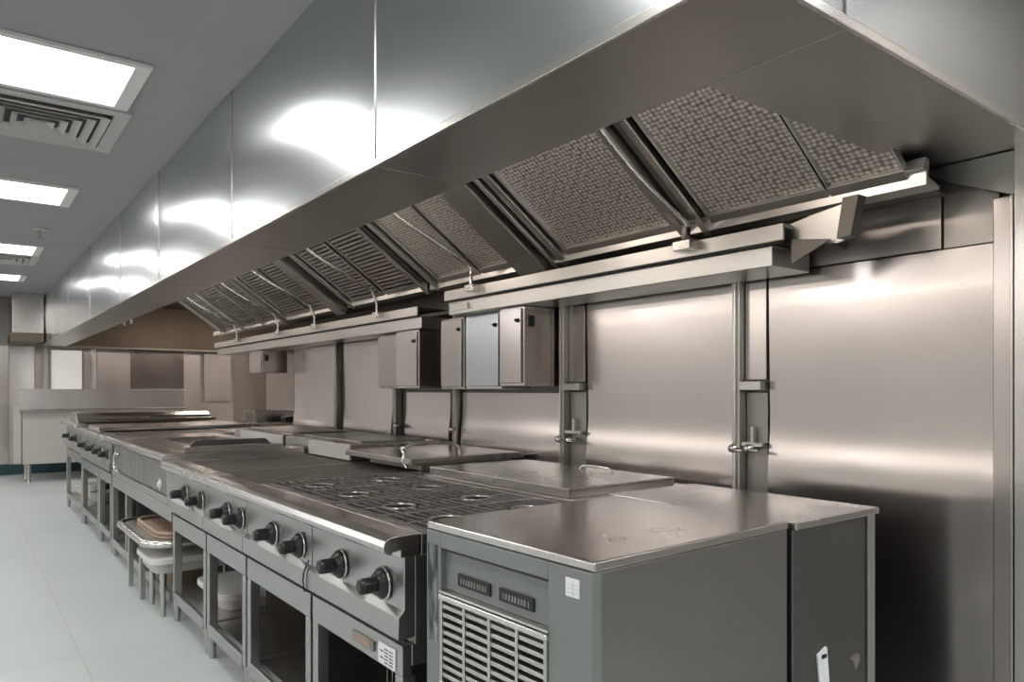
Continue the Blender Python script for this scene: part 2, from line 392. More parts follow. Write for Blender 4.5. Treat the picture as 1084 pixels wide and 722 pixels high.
for (y0, y1, k) in filt:
    eg = .004 if y0 < 1.3 else .018
    fr = slab(slab(slab(slab(MB(), -.02, .03, y0, y1, 0, .03), .955, 1.0, y0, y1, 0, .03), .03, .955, y0, y0 + eg, 0, .03), .03, .955, y1 - eg, y1, 0, .03)
    F = fr.build('grease_filter', 'satin', hood, .002)
    if k == 'mesh':
        # knitted wire: a dimpled sheet
        m = MB(); nu = max(6, int((y1 - y0) / .008)); nv = int(LEN * .93 / .008)
        def g(u, v, y0=y0, y1=y1, nu=nu, nv=nv):
            i, j = round(u * nu), round(v * nv)
            h = .0012 * math.sin(i * .7) * math.sin(j * .9) + .0012 * random.random()
            return sp(.03 + .925 * v, y0 + eg + (y1 - y0 - 2 * eg) * u, .014 + h)
        m.sheet(g, nu, nv, .008, -SN)
        m.build('filter_mesh', 'mesh', F)
    else:
        m = MB(); n = 32
        for q in range(n):
            s = .035 + .92 * q / n
            a, b_, c_ = s, s + .92 / n * .62, s + .92 / n
            slab(m, a, b_, y0 + .018, y1 - .018, .006, .022)
        m.build('baffle', 'satin', F, .002, 1)
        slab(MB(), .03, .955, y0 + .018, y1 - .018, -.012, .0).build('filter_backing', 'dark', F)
# sloped dividers between the filters
for (y0, y1, n, mt) in [(1.715, 1.745, .05, 'bright'), (1.765, 1.80, .02, 'darksteel'), (1.81, 1.845, .05, 'satin'), (2.515, 2.56, .045, 'satin'), (2.575, 2.60, .06, 'satin'), (2.63, 2.83, .085, 'lip'),
                    (3.62, 3.66, .05, 'satin'), (3.68, 3.72, .02, 'darksteel'), (3.735, 3.78, .06, 'bright'), (4.775, 4.82, .05, 'bright'), (4.84, 4.88, .03, 'darksteel'), (4.90, 5.03, .09, 'satin'),
                    (6.04, 6.08, .05, 'bright'), (6.10, 6.14, .07, 'satin'), (6.64, 6.68, .05, 'satin'), (7.18, 7.24, .06, 'bright'), (7.84, 7.88, .05, 'satin'), (7.95, 8.0, .04, 'satin')]:
    slab(MB(), -.03, 1.03, y0, y1, 0, n).build('filter_divider', mt, hood, .003)
# lower trough that catches the grease
for (y0, y1) in [(.95, 1.80), (1.815, 2.62), (2.84, 3.72), (3.80, 4.86), (5.03, 6.10), (6.14, 7.2), (7.24, 8.3)]:
    MB().prism([(XB - .03, ZB + .035), (XB - .045, ZB + .0), (XB - .025, ZB - .005), (XB - .025, ZB - .045), (XB + .06, ZB - .045), (XB + .06, ZB - .035), (XB - .01, ZB - .02), (XB - .005, ZB + .03)], y0, y1).build('grease_trough', 'satin', hood, .002)
MB().box(XB + .06, XW - .05, .98, 8.3, ZB - .034, ZB - .026).build('trough_shelf', 'darksteel', hood)
# unseen lamps added on the inner front skin to light filters and wall sheets
for y in (1.6, 2.9, 4.3, 5.8, 7.3, 9.2, 11.4, 12.8):
    L_ = MB().box(HX + .022, HX + .07, y - .30, y + .30, HZ + .17, HZ + .25).build('hood_fill_lamp', 'fabricwhite', hood, .004)
    MB().box(HX + .07, HX + .082, y - .28, y + .28, HZ + .18, HZ + .24).build('fill_lens', 'hoodfill', L_)

for x in (3.0, 4.2):       # hidden lamps added in the wide far end to brighten the far wall
    L_ = MB().box(x - .4, x + .4, 10.8, 11.15, ZC - .12, ZC - .031).build('hood_fill_lamp', 'fabricwhite', hood, .004)
    MB().box(x - .38, x + .38, 10.82, 11.13, ZC - .14, ZC - .121).build('fill_lens', 'hoodfill', L_)

# ------------------------------------------------------------------ utility troughs below the filters
def utility_tray(y0, y1, xf, zt, label, flare):
    r = thing('utility_tray', (xf + .1, (y0 + y1) / 2, zt - .13), label, 'utility duct', 'long steel utility trays on the wall')
    MB().prism([(xf, zt - .055), (xf, zt), (XW - .06, zt), (XW - .06, zt - .012), (xf + .012, zt - .012), (xf + .012, zt - .055)], y0, y1).build('upper_rail', 'satin', r, .003)
    MB().prism([(xf + .03, zt - .13), (xf + .03, zt - .06), (XW - .06, zt - .06), (XW - .06, zt - .13)], y0 + (.06 if flare else .0), y1).build('lower_rail', 'satin', r, .004)
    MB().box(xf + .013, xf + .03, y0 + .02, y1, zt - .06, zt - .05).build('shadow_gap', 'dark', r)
    return r
ut = utility_tray(1.36, 3.44, 2.14, 1.845, 'long steel utility tray nearest the camera, running under the mesh filters', True)
ut2 = utility_tray(3.80, 8.1, 2.175, 1.80, 'farther steel utility tray running under the slotted filters', False)
# end bracket of the near tray
br = thing('tray_bracket', (2.25, 1.25, 1.75), 'folded steel end bracket at the near end of the utility tray', 'bracket')
MB().prism([(1.375, 1.850), (1.28, 1.868), (1.16, 1.886), (1.185, 1.768), (1.21, 1.762), (1.375, 1.80)], 2.198, 2.206, 'x').build('side_plate', 'satin', br, .001)
MB().prism([(1.165, 1.888), (1.115, 1.888), (1.14, 1.768), (1.185, 1.766)], 2.15, 2.197, 'x').build('hanger', 'darksteel', br, .001)
MB().prism([(1.355, 1.795), (1.22, 1.775), (1.355, 1.715)], 2.18, 2.186, 'x').build('gusset', 'darksteel', br)
MB().prism([(2.207, 1.80), (2.207, 1.87), (2.44, 1.89), (2.44, 1.78)], 1.30, 1.308).build('cross_plate', 'darksteel', br)
MB().prism([(1.375, 1.846), (1.285, 1.862), (1.285, 1.868), (1.375, 1.852)], 2.207, 2.42, 'x').build('top_plate', 'satin', br)
# suppression pipes from the hood down to the trays
def supp(y, s0, s1, zt, xt, label, sway=.05):
    r = thing('suppression_pipe', (xt, y, zt), label, 'pipe', 'thin pipes in front of the filters')
    pts = []
    N = 14
    for i in range(N + 1):
        t = i / N; p = Vector(sp(s0 + (s1 - s0) * t, y + sway * math.sin(PI * t * 1.6) * (1 - t), .07 + .05 * math.sin(PI * t)))
        pts.append(p)
    pts.append(Vector((xt - .02, y - .012, zt + .05))); pts.append(Vector((xt - .02, y - .012, zt - .02)))
    MB().tube(pts, .010, 8).build('tube', 'pipe', r)
    MB().box(xt - .035, xt + .0098, y - .05, y + .03, zt - .035, zt - .0).build('clamp', 'bright', r, .003)
    MB().lathe(pts[0], [(.012, -.01), (.018, 0), (.018, .03), (.008, .045)], SN, 12).build('nozzle', 'fabricwhite', r)
    return r
supp(3.14, .12, .9, 1.845, 2.13, 'thin bent pipe crossing the small mesh filters, clamped to the near tray', .10)
supp(1.755, .1, .95, 1.845, 2.13, 'straight pipe beside the largest mesh filter, clamped to the near tray', .0)
supp(4.27, .1, .9, 1.80, 2.165, 'thin pipe crossing the first slotted filters behind the mesh filters', .09)
supp(5.30, .1, .9, 1.80, 2.165, 'thin bent pipe over the third slotted filter of the far tray', .10)
supp(6.09, .1, .9, 1.80, 2.165, 'thin pipe near the middle of the far utility tray', .08)
supp(7.22, .1, .9, 1.80, 2.165, 'farthest thin pipe, at the far end of the slotted filters', .06)

# ------------------------------------------------------------------ control boxes under the trays
def control_box(y0, y1, x0, z0, z1, label, mat='panel', locks=True):
    r = thing('control_box', ((x0 + XW) / 2, (y0 + y1) / 2, z0), label, 'control box', 'steel control boxes hanging under the utility trays')
    MB().box(x0, XW - .001, y0, y1, z0, z1).build('case', mat, r, .004)
    MB().box(x0 - .012, x0 - .001, y0 + .015, y1 - .012, z0 + .015, z1 - .01).build('door', mat, r, .004)
    if locks:
        for zz in (z1 - .07,):
            k = MB().lathe((x0 - .012, y0 + .035, zz), [(.011, 0), (.011, .008), (.007, .011), (.007, .018)], (-1, 0, 0), 12).build('lock', 'knob', r)
    MB().box(x0 + .03, x0 + .06, y0 - .006, y0, z1 - .10, z1 - .045).build('hinge', 'dark', r)
    return r
control_box(3.42, 3.66, 2.26, 1.305, 1.712, 'narrow upright steel control box, leftmost of the boxes under the near tray', 'panel2')
control_box(3.07, 3.40, 2.26, 1.305, 1.712, 'steel control box with a blue reflection in its colour, in the middle under the near tray', 'hood')  # bluish hood steel paints a blue reflection onto this box
control_box(2.80, 3.00, 2.20, 1.32, 1.712, 'steel control box nearest the camera, under the left part of the near tray')
control_box(3.82, 4.10, 2.20, 1.31, 1.665, 'large steel control box under the near end of the far tray')
control_box(4.12, 4.46, 2.26, 1.31, 1.665, 'shallow steel control box left of the large one under the far tray', 'panel2')
control_box(6.72, 7.05, 2.22, 1.46, 1.6695, 'small pale control box at the far end of the far tray, beyond the wall end', 'panel', False)
np_ = thing('name_plate', (2.166, 3.33, 1.74), 'small pale plate riveted to the left end of the near tray', 'plate')
MB().box(2.160, 2.1695, 3.24, 3.41, 1.735, 1.768).build('plate', 'fabricwhite', np_, .001)
for yy in (3.25, 3.40): MB().cyl((2.156, yy, 1.752), (2.161, yy, 1.752), .004, n=8).build('rivet', 'pipe', np_)

# ------------------------------------------------------------------ ranges
NOSE = [(1.015, .905), (.945, .905), (.925, .903), (.910, .895), (.903, .880), (.905, .866), (.915, .858), (.930, .856), (.930, .862), (.955, .866), (.955, .845), (1.015, .845)]
def knob(parent, y, z=.752, x=.962, s=1.0, turn=0):
    K = MB().lathe((x, y, z), [(.040 * s, 0), (.044 * s, .004), (.044 * s, .010), (.036 * s, .016), (.030 * s, .026)], (-1, 0, 0), 24).build('knob', 'knob', parent)
    MB().lathe((x, y, z), [(.023 * s, .020), (.023 * s, .060), (.021 * s, .072), (.014 * s, .076)], (-1, 0, 0), 18).build('knob_grip', 'knob', K)
    MB().lathe((x + .001, y, z), [(.047 * s, 0), (.048 * s, .003), (.045 * s, .005)], (-1, 0, 0), 24).build('dial_ring', 'bright', K)
    return K

def make_range(y0, y1, kind, label, knobs=(.28, .72), xback=2.36, name='gas_range', group='ranges of the cooking line', dz=0):
    r = thing(name, (1.6, (y0 + y1) / 2, .62), label, 'range', group)
    g = .002
    a, b = y0 + g, y1 - g
    MB().prism(NOSE, a, b).build('front_rail', 'top', r, .0015)
    # control panel with its flared lower edge
    MB().prism([(.968, .845), (.968, .700), (.950, .682), (.948, .622), (1.0, .622), (1.0, .845)], a + .002, b - .002).build('control_panel', 'front', r, .002)
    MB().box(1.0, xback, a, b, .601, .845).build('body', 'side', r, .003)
    if kind == 'burner':
        # open well: rim and dark tray
        mb = MB(); mb.box(1.02, 1.04, a, b, .845, .904); mb.box(1.70, xback, a, b, .845, .905)
        mb.box(1.04, 1.70, a, a + .015, .845, .90); mb.box(1.04, 1.70, b - .015, b, .845, .90)
        mb.build('top_rim', 'top', r, .002)
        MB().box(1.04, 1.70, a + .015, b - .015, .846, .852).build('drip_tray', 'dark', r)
        w = (b - a - .03) / 2
        for q in range(2):
            ya = a + .015 + q * w; yb = ya + w; yc = (ya + yb) / 2
            for xc in (1.21, 1.53):
                B = MB().lathe((xc, yc, .852), [(.050, 0), (.055, .012), (.048, .022), (.02, .026)], n=20).build('burner', 'iron', r)
                MB().lathe((xc, yc, .876), [(.026, 0), (.028, .006), (.022, .012)], n=16).build('burner_cap', 'darksteel', B)
            G = MB(); z0, z1 = .889, .905
            for xx in (1.044, 1.40, 1.69): G.box(xx, xx + .009, ya + .004, yb - .004, z0, z1)
            n = 15
            nx = 17
            for i in range(nx):
                xx = 1.044 + (1.69 - 1.044) * (i + .5) / nx
                if min(abs(xx - 1.21), abs(xx - 1.53)) < .055:
                    G.box(xx, xx + .0055, ya + .006, yc - .055, z0 + .002, z1); G.box(xx, xx + .0055, yc + .055, yb - .006, z0 + .002, z1)
                else:
                    G.box(xx, xx + .0055, ya + .006, yb - .006, z0 + .002, z1)
            for yy in (ya + .003, yb - .013): G.box(1.044, 1.698, yy, yy + .01, z0, z1)
            G.box(1.07, 1.15, yc - .005, yc + .005, z0, z1); G.box(1.60, 1.68, yc - .005, yc + .005, z0, z1); G.box(1.27, 1.47, yc - .005, yc + .005, z0, z1)
            for xc in (1.21, 1.53):
                pts = [(xc + .055 * math.cos(t * PI / 10), yc + .055 * math.sin(t * PI / 10), .899) for t in range(21)]
                G.tube(pts, .006, 6, False)
            G.build('grate', 'iron', r, .0015, 1)
    else:
        MB().box(1.03, 1.92, a + .012, b - .012, .846, .893).build('griddle_plate', 'griddle', r, .003)
        mb = MB(); mb.box(1.92, xback, a, b, .845, .897); mb.box(1.03, 1.92, a, a + .010, .845, .896); mb.box(1.03, 1.92, b - .010, b, .845, .896)
        mb.build('top_rim', 'top', r, .002)
    for k in knobs: knob(r, a + (b - a) * k)
    r.location.z += dz
    return r

def make_stand(y0, y1, label, group='open stands under the ranges', zt=.600, zs=.16, backp=True, name='equipment_stand', x0=.965, xb=2.25, fy=None):
    r = thing(name, (1.6, (y0 + y1) / 2, 0), label, 'stand', group)
    a, b = y0 + .012, y1 - .012; w = .042
    mb = MB(); mb.box(x0, x0 + .03, a, b, zt - .085, zt); mb.box(x0 + .03, xb, a, a + .03, zt - .06, zt); mb.box(x0 + .03, xb, b - .03, b, zt - .06, zt)
    mb.build('top_frame', 'front', r, .003)
    for x in (x0, xb - w):
        for y in (a, b - w):
            if fy and x == x0 and y == a: y = fy
            L_ = MB().box(x, x + w, y, y + w, .13, zt - .086 if x == x0 else zt - .061).build('leg', 'front', r, .004)
            MB().lathe((x + w / 2, y + w / 2, 0), [(.013, 0), (.016, .01), (.021, .10), (.021, .13)], n=14).build('foot', 'front', L_)
    MB().box(x0 + w + .002, xb - w, a + .002, b - .002, zs - .02, zs).build('lower_shelf', 'satin', r, .002)
    MB().box(x0 - .003, x0 - .001 + .012, a + w, b - w, zs - .045, zs + .012).build('shelf_rail', 'front', r, .003)
    if backp:
        MB().box(xb - .012, xb, a + w, b - w, zs, zt - .1).build('back_sheet', 'side', r)
        MB().box(x0 + .3, xb - w, a + .004, a + .012, zs, zt - .09).build('side_sheet', 'side', r)
        MB().box(x0 + .3, xb - w, b - .012, b - .004, zs, zt - .09).build('side_sheet', 'side', r)
    return r

mods = [(1.755, 2.41, 'burner', 'open burner range with two big black knobs, nearest the camera', (.18, .62)),
        (2.41, 3.12, 'burner', 'open burner range, second from the camera, beside the dark griddle', (.13, .52)),
        (3.12, 3.74, 'griddle', 'flat griddle range with two close-set knobs, third from the camera', (.10, .42)),
        (3.74, 4.45, 'griddle', 'flat griddle range at the far end of the near group of four', (.11, .55))]
for (y0, y1, k, lb, kn) in mods: make_range(y0, y1, k, lb, kn)
st_l = ['open steel stand with label plates under the nearest range', 'open steel stand under the second range from the camera', 'open steel stand under the third range from the camera', 'open steel stand under the fourth range, beside the round-fronted shelf']
stands = [make_stand(y0, y1, lb) for (y0, y1, _, _, _), lb in zip(mods, st_l)]
# plates on the nearest stand
s0 = stands[0]
pl = MB().box(.958, .9645, 1.93, 2.07, .540, .570).build('brass_plate', 'side', s0, .001); pl['label'] = 'dark framed plate with a tan inset'
MB().box(.9565, .9582, 1.945, 2.055, .547, .563).build('plate_inset', 'brown', pl)
MB().box(.960, .9645, 1.80, 1.90, .522, .582).build('rating_label', 'sticker', s0, .001)
mb = MB()
for i in range(5):
    for j in range(3 if i % 2 else 2): mb.box(.9588, .9602, 1.812 + j * .028, 1.832 + j * .028, .530 + i * .0095, .533 + i * .0095)
mb.build('label_print', 'darksteel', s0)
# dangling gas lead at the seam of the first two ranges
tag(MB().tube([(.955, 2.405, .72), (.938, 2.408, .68), (.936, 2.412, .65), (.942, 2.41, .612)], .0028, 8).build('sensor_cable', 'knob', rootloc=(.94, 2.41, .6)), 'short thin black cable in the seam between the two burner ranges', 'cable')

# ------------------------------------------------------------------ covers and lids on the line
def cover(x0, x1, y0, y1, z0, z1, label, name='cover', under=None):
    r = thing(name, ((x0 + x1) / 2, (y0 + y1) / 2, z0), label, 'cover')
    MB().prism([(x0, z0), (x0, z1), (x1, z1), (x1, z0), (x1 - .012, z0), (x1 - .012, z1 - .012), (x0 + .012, z1 - .012), (x0 + .012, z0)], y0, y1).build('lid_top', 'top', r, .003)
    MB().box(x0 + .012, x1 - .012, y0, y0 + .01, z0, z1 - .012).build('end_flange', 'satin', r)
    MB().box(x0 + .012, x1 - .012, y1 - .01, y1, z0, z1 - .012).build('end_flange', 'satin', r)
    return r
c1 = cover(1.715, 2.28, 1.93, 2.88, .918, .952, 'flat square steel cover lying behind the nearest burner grates', 'flat_cover')
MB().box(1.712, 1.716, 2.38, 2.60, .928, .942).build('maker_stamp', 'bright', c1)
MB().tube([(2.2, 2.2, .952), (2.2, 2.22, .967), (2.2, 2.30, .971), (2.2, 2.38, .967), (2.2, 2.40, .952)], .006, 8).build('handle', 'pipe', c1)
c2 = thing('support_plate', (2.03, 2.35, .906), 'thin steel plate under the flat square cover, showing behind it', 'plate')
MB().box(1.705, 2.36, 1.76, 2.92, .9065, .9165).build('plate', 'top', c2, .002)

c3 = thing('fryer_lid', (2.0, 3.35, .905), 'steel box lid with a bent rod handle, standing behind the second range', 'lid')
MB().box(1.80, 2.34, 3.10, 3.66, .906, .938).build('tank_rim', 'side', c3, .003)
MB().prism([(1.70, .945), (1.70, .972), (1.712, .975), (2.36, .975), (2.38, .968), (2.38, .940), (1.74, .940)], 3.03, 3.76).build('lid_top', 'top', c3, .003)
MB().tube([(1.72, 3.10, .925), (1.705, 3.12, .96), (1.72, 3.13, .99), (1.705, 3.13, 1.015), (1.76, 3.13, 1.035), (1.86, 3.14, 1.036), (2.0, 3.16, 1.03), (2.05, 3.16, 1.01), (2.06, 3.16, .978)], .008, 10).build('handle', 'pipe', c3)
MB().tube([(2.37, 3.02, .962), (2.40, 3.015, .964), (2.43, 3.02, .962)], .006, 8).build('hinge_pin', 'pipe', c3)

def block(x0, x1, y0, y1, z0, z1, label, split):
    r = thing('splash_box', ((x0 + x1) / 2, (y0 + y1) / 2, z0), label, 'box')
    MB().box(x0, x1, y0, y1, z0, z1).build('case', 'top', r, .004)
    MB().box(x0 - .006, x0 - .001, y0 + .004, split - .003, z0, z1 - .004).build('front_sheet', 'whitepaint', r, .002)
    MB().box(x0 - .006, x0 - .001, split + .003, y1 - .004, z0, z1 - .004).build('front_sheet', 'satin', r, .002)
    MB().box(x0 + .1, x1 - .05, y0 + .08, y1 - .06, z1 + .0005, z1 + .009).build('inset_lid', 'panel2', r, .003)
    return r
block(1.77, 2.36, 3.84, 4.86, .901, .992, 'low pale-fronted steel box behind the griddles, nearer of the two', 4.45)
block(1.77, 2.36, 4.92, 6.0, .901, .995, 'low pale-fronted steel box behind the fryer end, farther of the two', 5.85)

# ------------------------------------------------------------------ near refrigerated cabinet
bx = thing('steel_cabinet', (1.0, 1.05, 0), 'green-grey fronted steel cabinet with a louvred vent grille and white sticker, nearest the camera', 'cabinet')
W, D, H = .60, .715, .96     # along y, along x
O = Vector((1.0, 1.05, 0))
def B(x0, x1, y0, y1, z0, z1, name, mat, par, bev=0): return MB().box(O.x + x0, O.x + x1, O.y + y0, O.y + y1, z0, z1).build(name, mat, par, bev)
B(.02, D, 0, W, .06, H - .022, 'carcass', 'side', bx, .003)
B(-.002, D + .003, -.003, W + .003, H - .021, H, 'cabinet_top', 'top', bx, .005)
# front frame around the vent opening: opening y .11-.50, z .66 -.87
fr = MB()
fr.box(O.x - .004, O.x + .02, O.y, O.y + .13, .06, H - .022); fr.box(O.x - .004, O.x + .02, O.y + .535, O.y + W, .06, H - .022)
fr.box(O.x - .004, O.x + .02, O.y + .13, O.y + .535, .06, .565); fr.box(O.x - .004, O.x + .02, O.y + .13, O.y + .535, .90, H - .022)
F = fr.build('front_frame', 'greenpaint', bx, .002)
B(.012, .02, .131, .534, .795, .899, 'fascia', 'greenpaint', bx)
B(-.003, .02, .131, .534, .895, .8995, 'fascia_shadow_strip', 'dark', bx)
for (ya, yb) in ((.19, .31), (.345, .475)):
    s = B(.006, .012, ya, yb, .815, .845, 'label_slot', 'dark', bx, .001)
    mb = MB(); yy = ya + .012
    while yy < yb - .014:
        mb.box(O.x + .0045, O.x + .0062, O.y + yy, O.y + yy + .004 + .004 * random.random(), .822, .836); yy += .011
    mb.build('slot_print', 'side', s)
B(-.014, .012, .126, .534, .772, .786, 'grille_rail', 'bright', bx, .003)
B(-.010, .012, .126, .534, .788, .794, 'grille_rail', 'satin', bx, .002)
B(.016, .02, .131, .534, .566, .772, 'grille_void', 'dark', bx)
gl = MB()
for i in range(9):
    z = .578 + i * .0215
    gl.prism([(O.x - .006, z), (O.x - .006, z + .010), (O.x + .012, z + .016), (O.x + .012, z + .006)], O.y + .14, O.y + .525)
gl.build('louvre', 'satin', bx, .001)
for y in (.13, .225, .325, .425, .522): B(-.009, .013, y, y + .010, .566, .771, 'grille_stile', 'satin', bx, .001)
B(-.010, .012, .126, .534, .556, .567, 'grille_sill', 'bright', bx, .002)
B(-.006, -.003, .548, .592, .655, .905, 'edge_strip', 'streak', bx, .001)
st = B(-.006, -.0035, .035, .075, .880, .918, 'sticker', 'sticker', bx); 
mb = MB()
for i in range(3): mb.box(O.x - .0066, O.x - .0058, O.y + .038, O.y + .072, .888 + i * .0085, .8888 + i * .0085)
mb.box(O.x - .0066, O.x - .0058, O.y + .054, O.y + .0546, .882, .915)
mb.build('sticker_ruling', 'satin', st)
for (x, y) in ((.06, .05), (.06, W - .05), (D - .06, .05), (D - .06, W - .05)): MB().lathe((O.x + x, O.y + y, 0), [(.02, 0), (.025, .01), (.018, .06)], n=14).build('foot', 'dark', bx)
rotz(bx, math.radians(2.2))

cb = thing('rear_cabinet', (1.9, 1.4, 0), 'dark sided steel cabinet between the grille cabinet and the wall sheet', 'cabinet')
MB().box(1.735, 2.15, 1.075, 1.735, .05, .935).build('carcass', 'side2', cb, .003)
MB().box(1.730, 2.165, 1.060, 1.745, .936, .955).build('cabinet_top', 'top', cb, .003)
MB().box(2.115, 2.152, 1.066, 1.074, .05, .935).build('corner_strip', 'satin', cb, .002)
for (x, y) in ((1.78, 1.12), (2.07, 1.12), (1.78, 1.69), (2.07, 1.69)): MB().lathe((x, y, 0), [(.02, 0), (.025, .01), (.018, .05)], n=14).build('foot', 'dark', cb)
tg = MB().hexa([(1.855, 1.068, .50), (1.895, 1.062, .49), (1.897, 1.074, .49), (1.857, 1.074, .50)], [(1.845, 1.068, .585), (1.888, 1.066, .60), (1.888, 1.074, .60), (1.845, 1.074, .585)]).build('tag', 'sticker', cb, .001); tg['label'] = 'white paper tag with black mark'
MB().box(1.862, 1.882, 1.0635, 1.0675, .573, .583).build('tag_mark', 'dark', tg)
MB().prism([(2.02, .535), (2.055, .545), (2.055, .525), (2.035, .505)], 1.062, 1.0745).build('latch', 'satin', cb, .001)
# side splash plate on the range behind the two cabinets

# ------------------------------------------------------------------ fryer and the farther ranges
def fryer():
    y0, y1 = 4.455, 6.50
    r = thing('pasta_cooker', (1.6, (y0 + y1) / 2, .56), 'wide cooker with a ribbed vent front beyond the four near ranges', 'range')
    a, b = y0, y1
    MB().prism([(x + .01, z + .0) for x, z in NOSE], a + .01, b).build('front_rail', 'top', r, .0015)
    MB().box(1.0, 1.74, a, b, .60, .857).build('body', 'front', r, .004)
    MB().box(.985, 1.0, a + .14, b - .03, .641, .84).build('vent_backing', 'darksteel', r)
    mb = MB(); n = 34
    for i in range(n):
        y = a + .16 + (b - a - .22) * i / n
        mb.box(.972, .986, y, y + .024, .65, .832)
    mb.build('rib_panel', 'satin', r, .003, 1)
    MB().box(.968, .999, a + .0, a + .14, .60, .845).build('front_stile', 'front', r, .003)
    MB().box(.968, .999, a + .14, b, .60, .64).build('bottom_rail', 'front', r, .003)
    mb = MB(); mb.box(1.026, 1.22, a, b, .857, .905); mb.box(1.62, 1.74, a, b, .857, .905); mb.box(1.22, 1.62, a, a + .45, .857, .905); mb.box(1.22, 1.62, b - .5, b, .857, .905)
    mb.build('worktop', 'top', r, .003)
    MB().box(1.22, 1.62, a + .45, b - .5, .860, .872).build('well', 'darksteel', r)
    MB().box(1.03, 1.60, a + .0, a + .012, .906, .935).build('side_splash', 'satin', r, .002)
    wp = MB().prism([(1.18, .906), (1.21, .94), (1.66, .94), (1.70, .906)], a + .50, a + .52).build('well_flange', 'darksteel', r)
    MB().lathe((.971, a + .30, .70), [(.03, 0), (.035, .008), (.02, .014), (.012, .022)], (-1, 0, 0), 16).build('drain_cap', 'fabricwhite', r)
    MB().tube([(.965, b - .35, .78), (.945, b - .33, .79), (.945, b - .26, .76), (.945, b - .26, .69), (.945, b - .33, .655), (.965, b - .35, .66)], .010, 8).build('handle', 'pipe', r)
    r.location.z += .035
    return r
fryer()
make_stand(4.46, 6.48, 'low steel stand under the ribbed front cooker, behind the rounded shelf', zt=.634, zs=.13, xb=1.70, fy=5.86, backp=True, group='open stands under the ranges')

fm = [(6.51, 7.15, 'griddle', 'flat range just beyond the ribbed front cooker', (.15, .7), .035), (7.16, 8.2, 'griddle', 'range second from the far end of the line', (.2, .7), .035), (8.21, 9.5, 'griddle', 'range at the far end of the line with a raised back cover', (.25, .7), .06)]
for (y0, y1, k, lb, kn, dz) in fm: make_range(y0, y1, k, lb, kn, dz=dz)
for (y0, y1, _, _, _, dz), lb in zip(fm, ['open stand under the range just beyond the ribbed cooker', 'open stand under the range second from the far end', 'open stand with bowls under the farthest range']):
    make_stand(y0, y1, lb, zt=.600 + dz)
rk = thing('rear_counter', (2.05, 5.4, 0), 'low steel counter along the wall behind the ribbed cooker, carrying the pale boxes', 'counter')
MB().box(1.755, 2.39, 4.46, 6.46, .10, .875).build('body', 'side', rk, .003)
MB().box(1.75, 2.40, 4.455, 6.48, .876, .900).build('worktop', 'top', rk, .003)
for (x, y) in ((1.82, 4.55), (2.3, 4.55), (1.82, 6.4), (2.3, 6.4)): MB().lathe((x, y, 0), [(.02, 0), (.025, .01), (.02, .10)], n=12).build('leg', 'satin', rk)
rc = thing('raised_cover', (1.6, 9.2, .966), 'long stepped steel cover raised across the farthest range', 'cover')
MB().prism([(8.62, .966), (8.66, .995), (8.85, 1.0), (8.85, .966)], .98, 2.34, 'x').build('lower_step', 'bright', rc, .003)
MB().prism([(8.87, .966), (8.90, 1.02), (9.0, 1.055), (9.45, 1.06), (9.45, .966)], 1.0, 2.34, 'x').build('upper_step', 'top', rc, .003)
MB().box(1.6, 1.68, 8.80, 8.83, 1.001, 1.015).build('lid_knob', 'pipe', rc, .002)
rc2 = thing('raised_cover', (1.6, 7.7, .94), 'flat raised steel cover across the range second from the far end', 'cover')
MB().prism([(7.30, .941), (7.33, .965), (7.95, .972), (7.95, .941)], .99, 2.32, 'x').build('lid_top', 'bright', rc2, .003)

# trays and the round-fronted shelf below the cooker
def roundpath(x0, x1, y0, y1, r, n=8):
    pts = [(x1, y0), (x1, y1)]
    for i in range(n + 1):
        t = PI / 2 + (PI / 2) * i / n; pts.append((x0 + r + r * math.cos(t), y1 - r + r * math.sin(t)))
    for i in range(n + 1):
        t = PI + (PI / 2) * i / n; pts.append((x0 + r + r * math.cos(t), y0 + r + r * math.sin(t)))
    return pts
def storage_tray(x0, x1, y0, y1, z, label, legs):
    t = thing('storage_tray', ((x0 + x1) / 2, (y0 + y1) / 2, 0 if legs else z), label, 'tray')
    zz = z + (.055 if not legs else 0)
    MB().prism(roundpath(x0, x1, y0, y1, .08), zz, zz + .035, 'z').build('tray_rim', 'fabricwhite', t, .006)
    MB().prism(roundpath(x0 + .03, x1 - .03, y0 + .03, y1 - .03, .06), zz - .055, zz, 'z').build('tray_body', 'whitepaint', t, .004)
    if legs:
        for (x, y) in ((x0 + .08, y1 - .1), (x1 - .08, y1 - .1), (x1 - .08, y0 + .08), (x0 + .08, y0 + .08)): MB().lathe((x, y, .1305 if x > 1.0 else 0), [(.014, 0), (.02, zz - .055 - (.1305 if x > 1.0 else 0))], n=10).build('leg', 'satin', t)
storage_tray(.86, 1.45, 4.47, 4.95, .31, 'white round-cornered tray on short legs, poking out beside the fourth stand', True)
storage_tray(1.06, 1.50, 3.84, 4.36, .161, 'pale tray lying on the shelf inside the fourth open stand', False)
t2 = thing('round_front_shelf', (1.2, 5.2, 0), 'rounded chrome-edged shelf under the ribbed cooker, holding a brown tray', 'shelf')
MB().prism(roundpath(.85, 1.5, 4.50, 5.50, .14), .405, .425, 'z').build('shelf_deck', 'satin', t2, .004)
mb = MB(); rp = roundpath(.85, 1.5, 4.50, 5.50, .14)[1:]; mb.tube([(x, y, .42) for x, y in rp] + [(1.5, 4.50, .42)], .022, 10); mb.build('edge_tube', 'bright', t2)
for (x, y) in ((1.47, 4.56), (1.45, 5.42), (.90, 5.38), (.90, 5.0)): MB().box(x, x + .03, y, y + .03, .1305 if x > 1.0 else 0, .405).build('leg', 'satin', t2, .003)
t3 = thing('serving_tray', (1.2, 5.2, .426), 'brown rimmed wooden tray lying on the rounded shelf', 'tray')
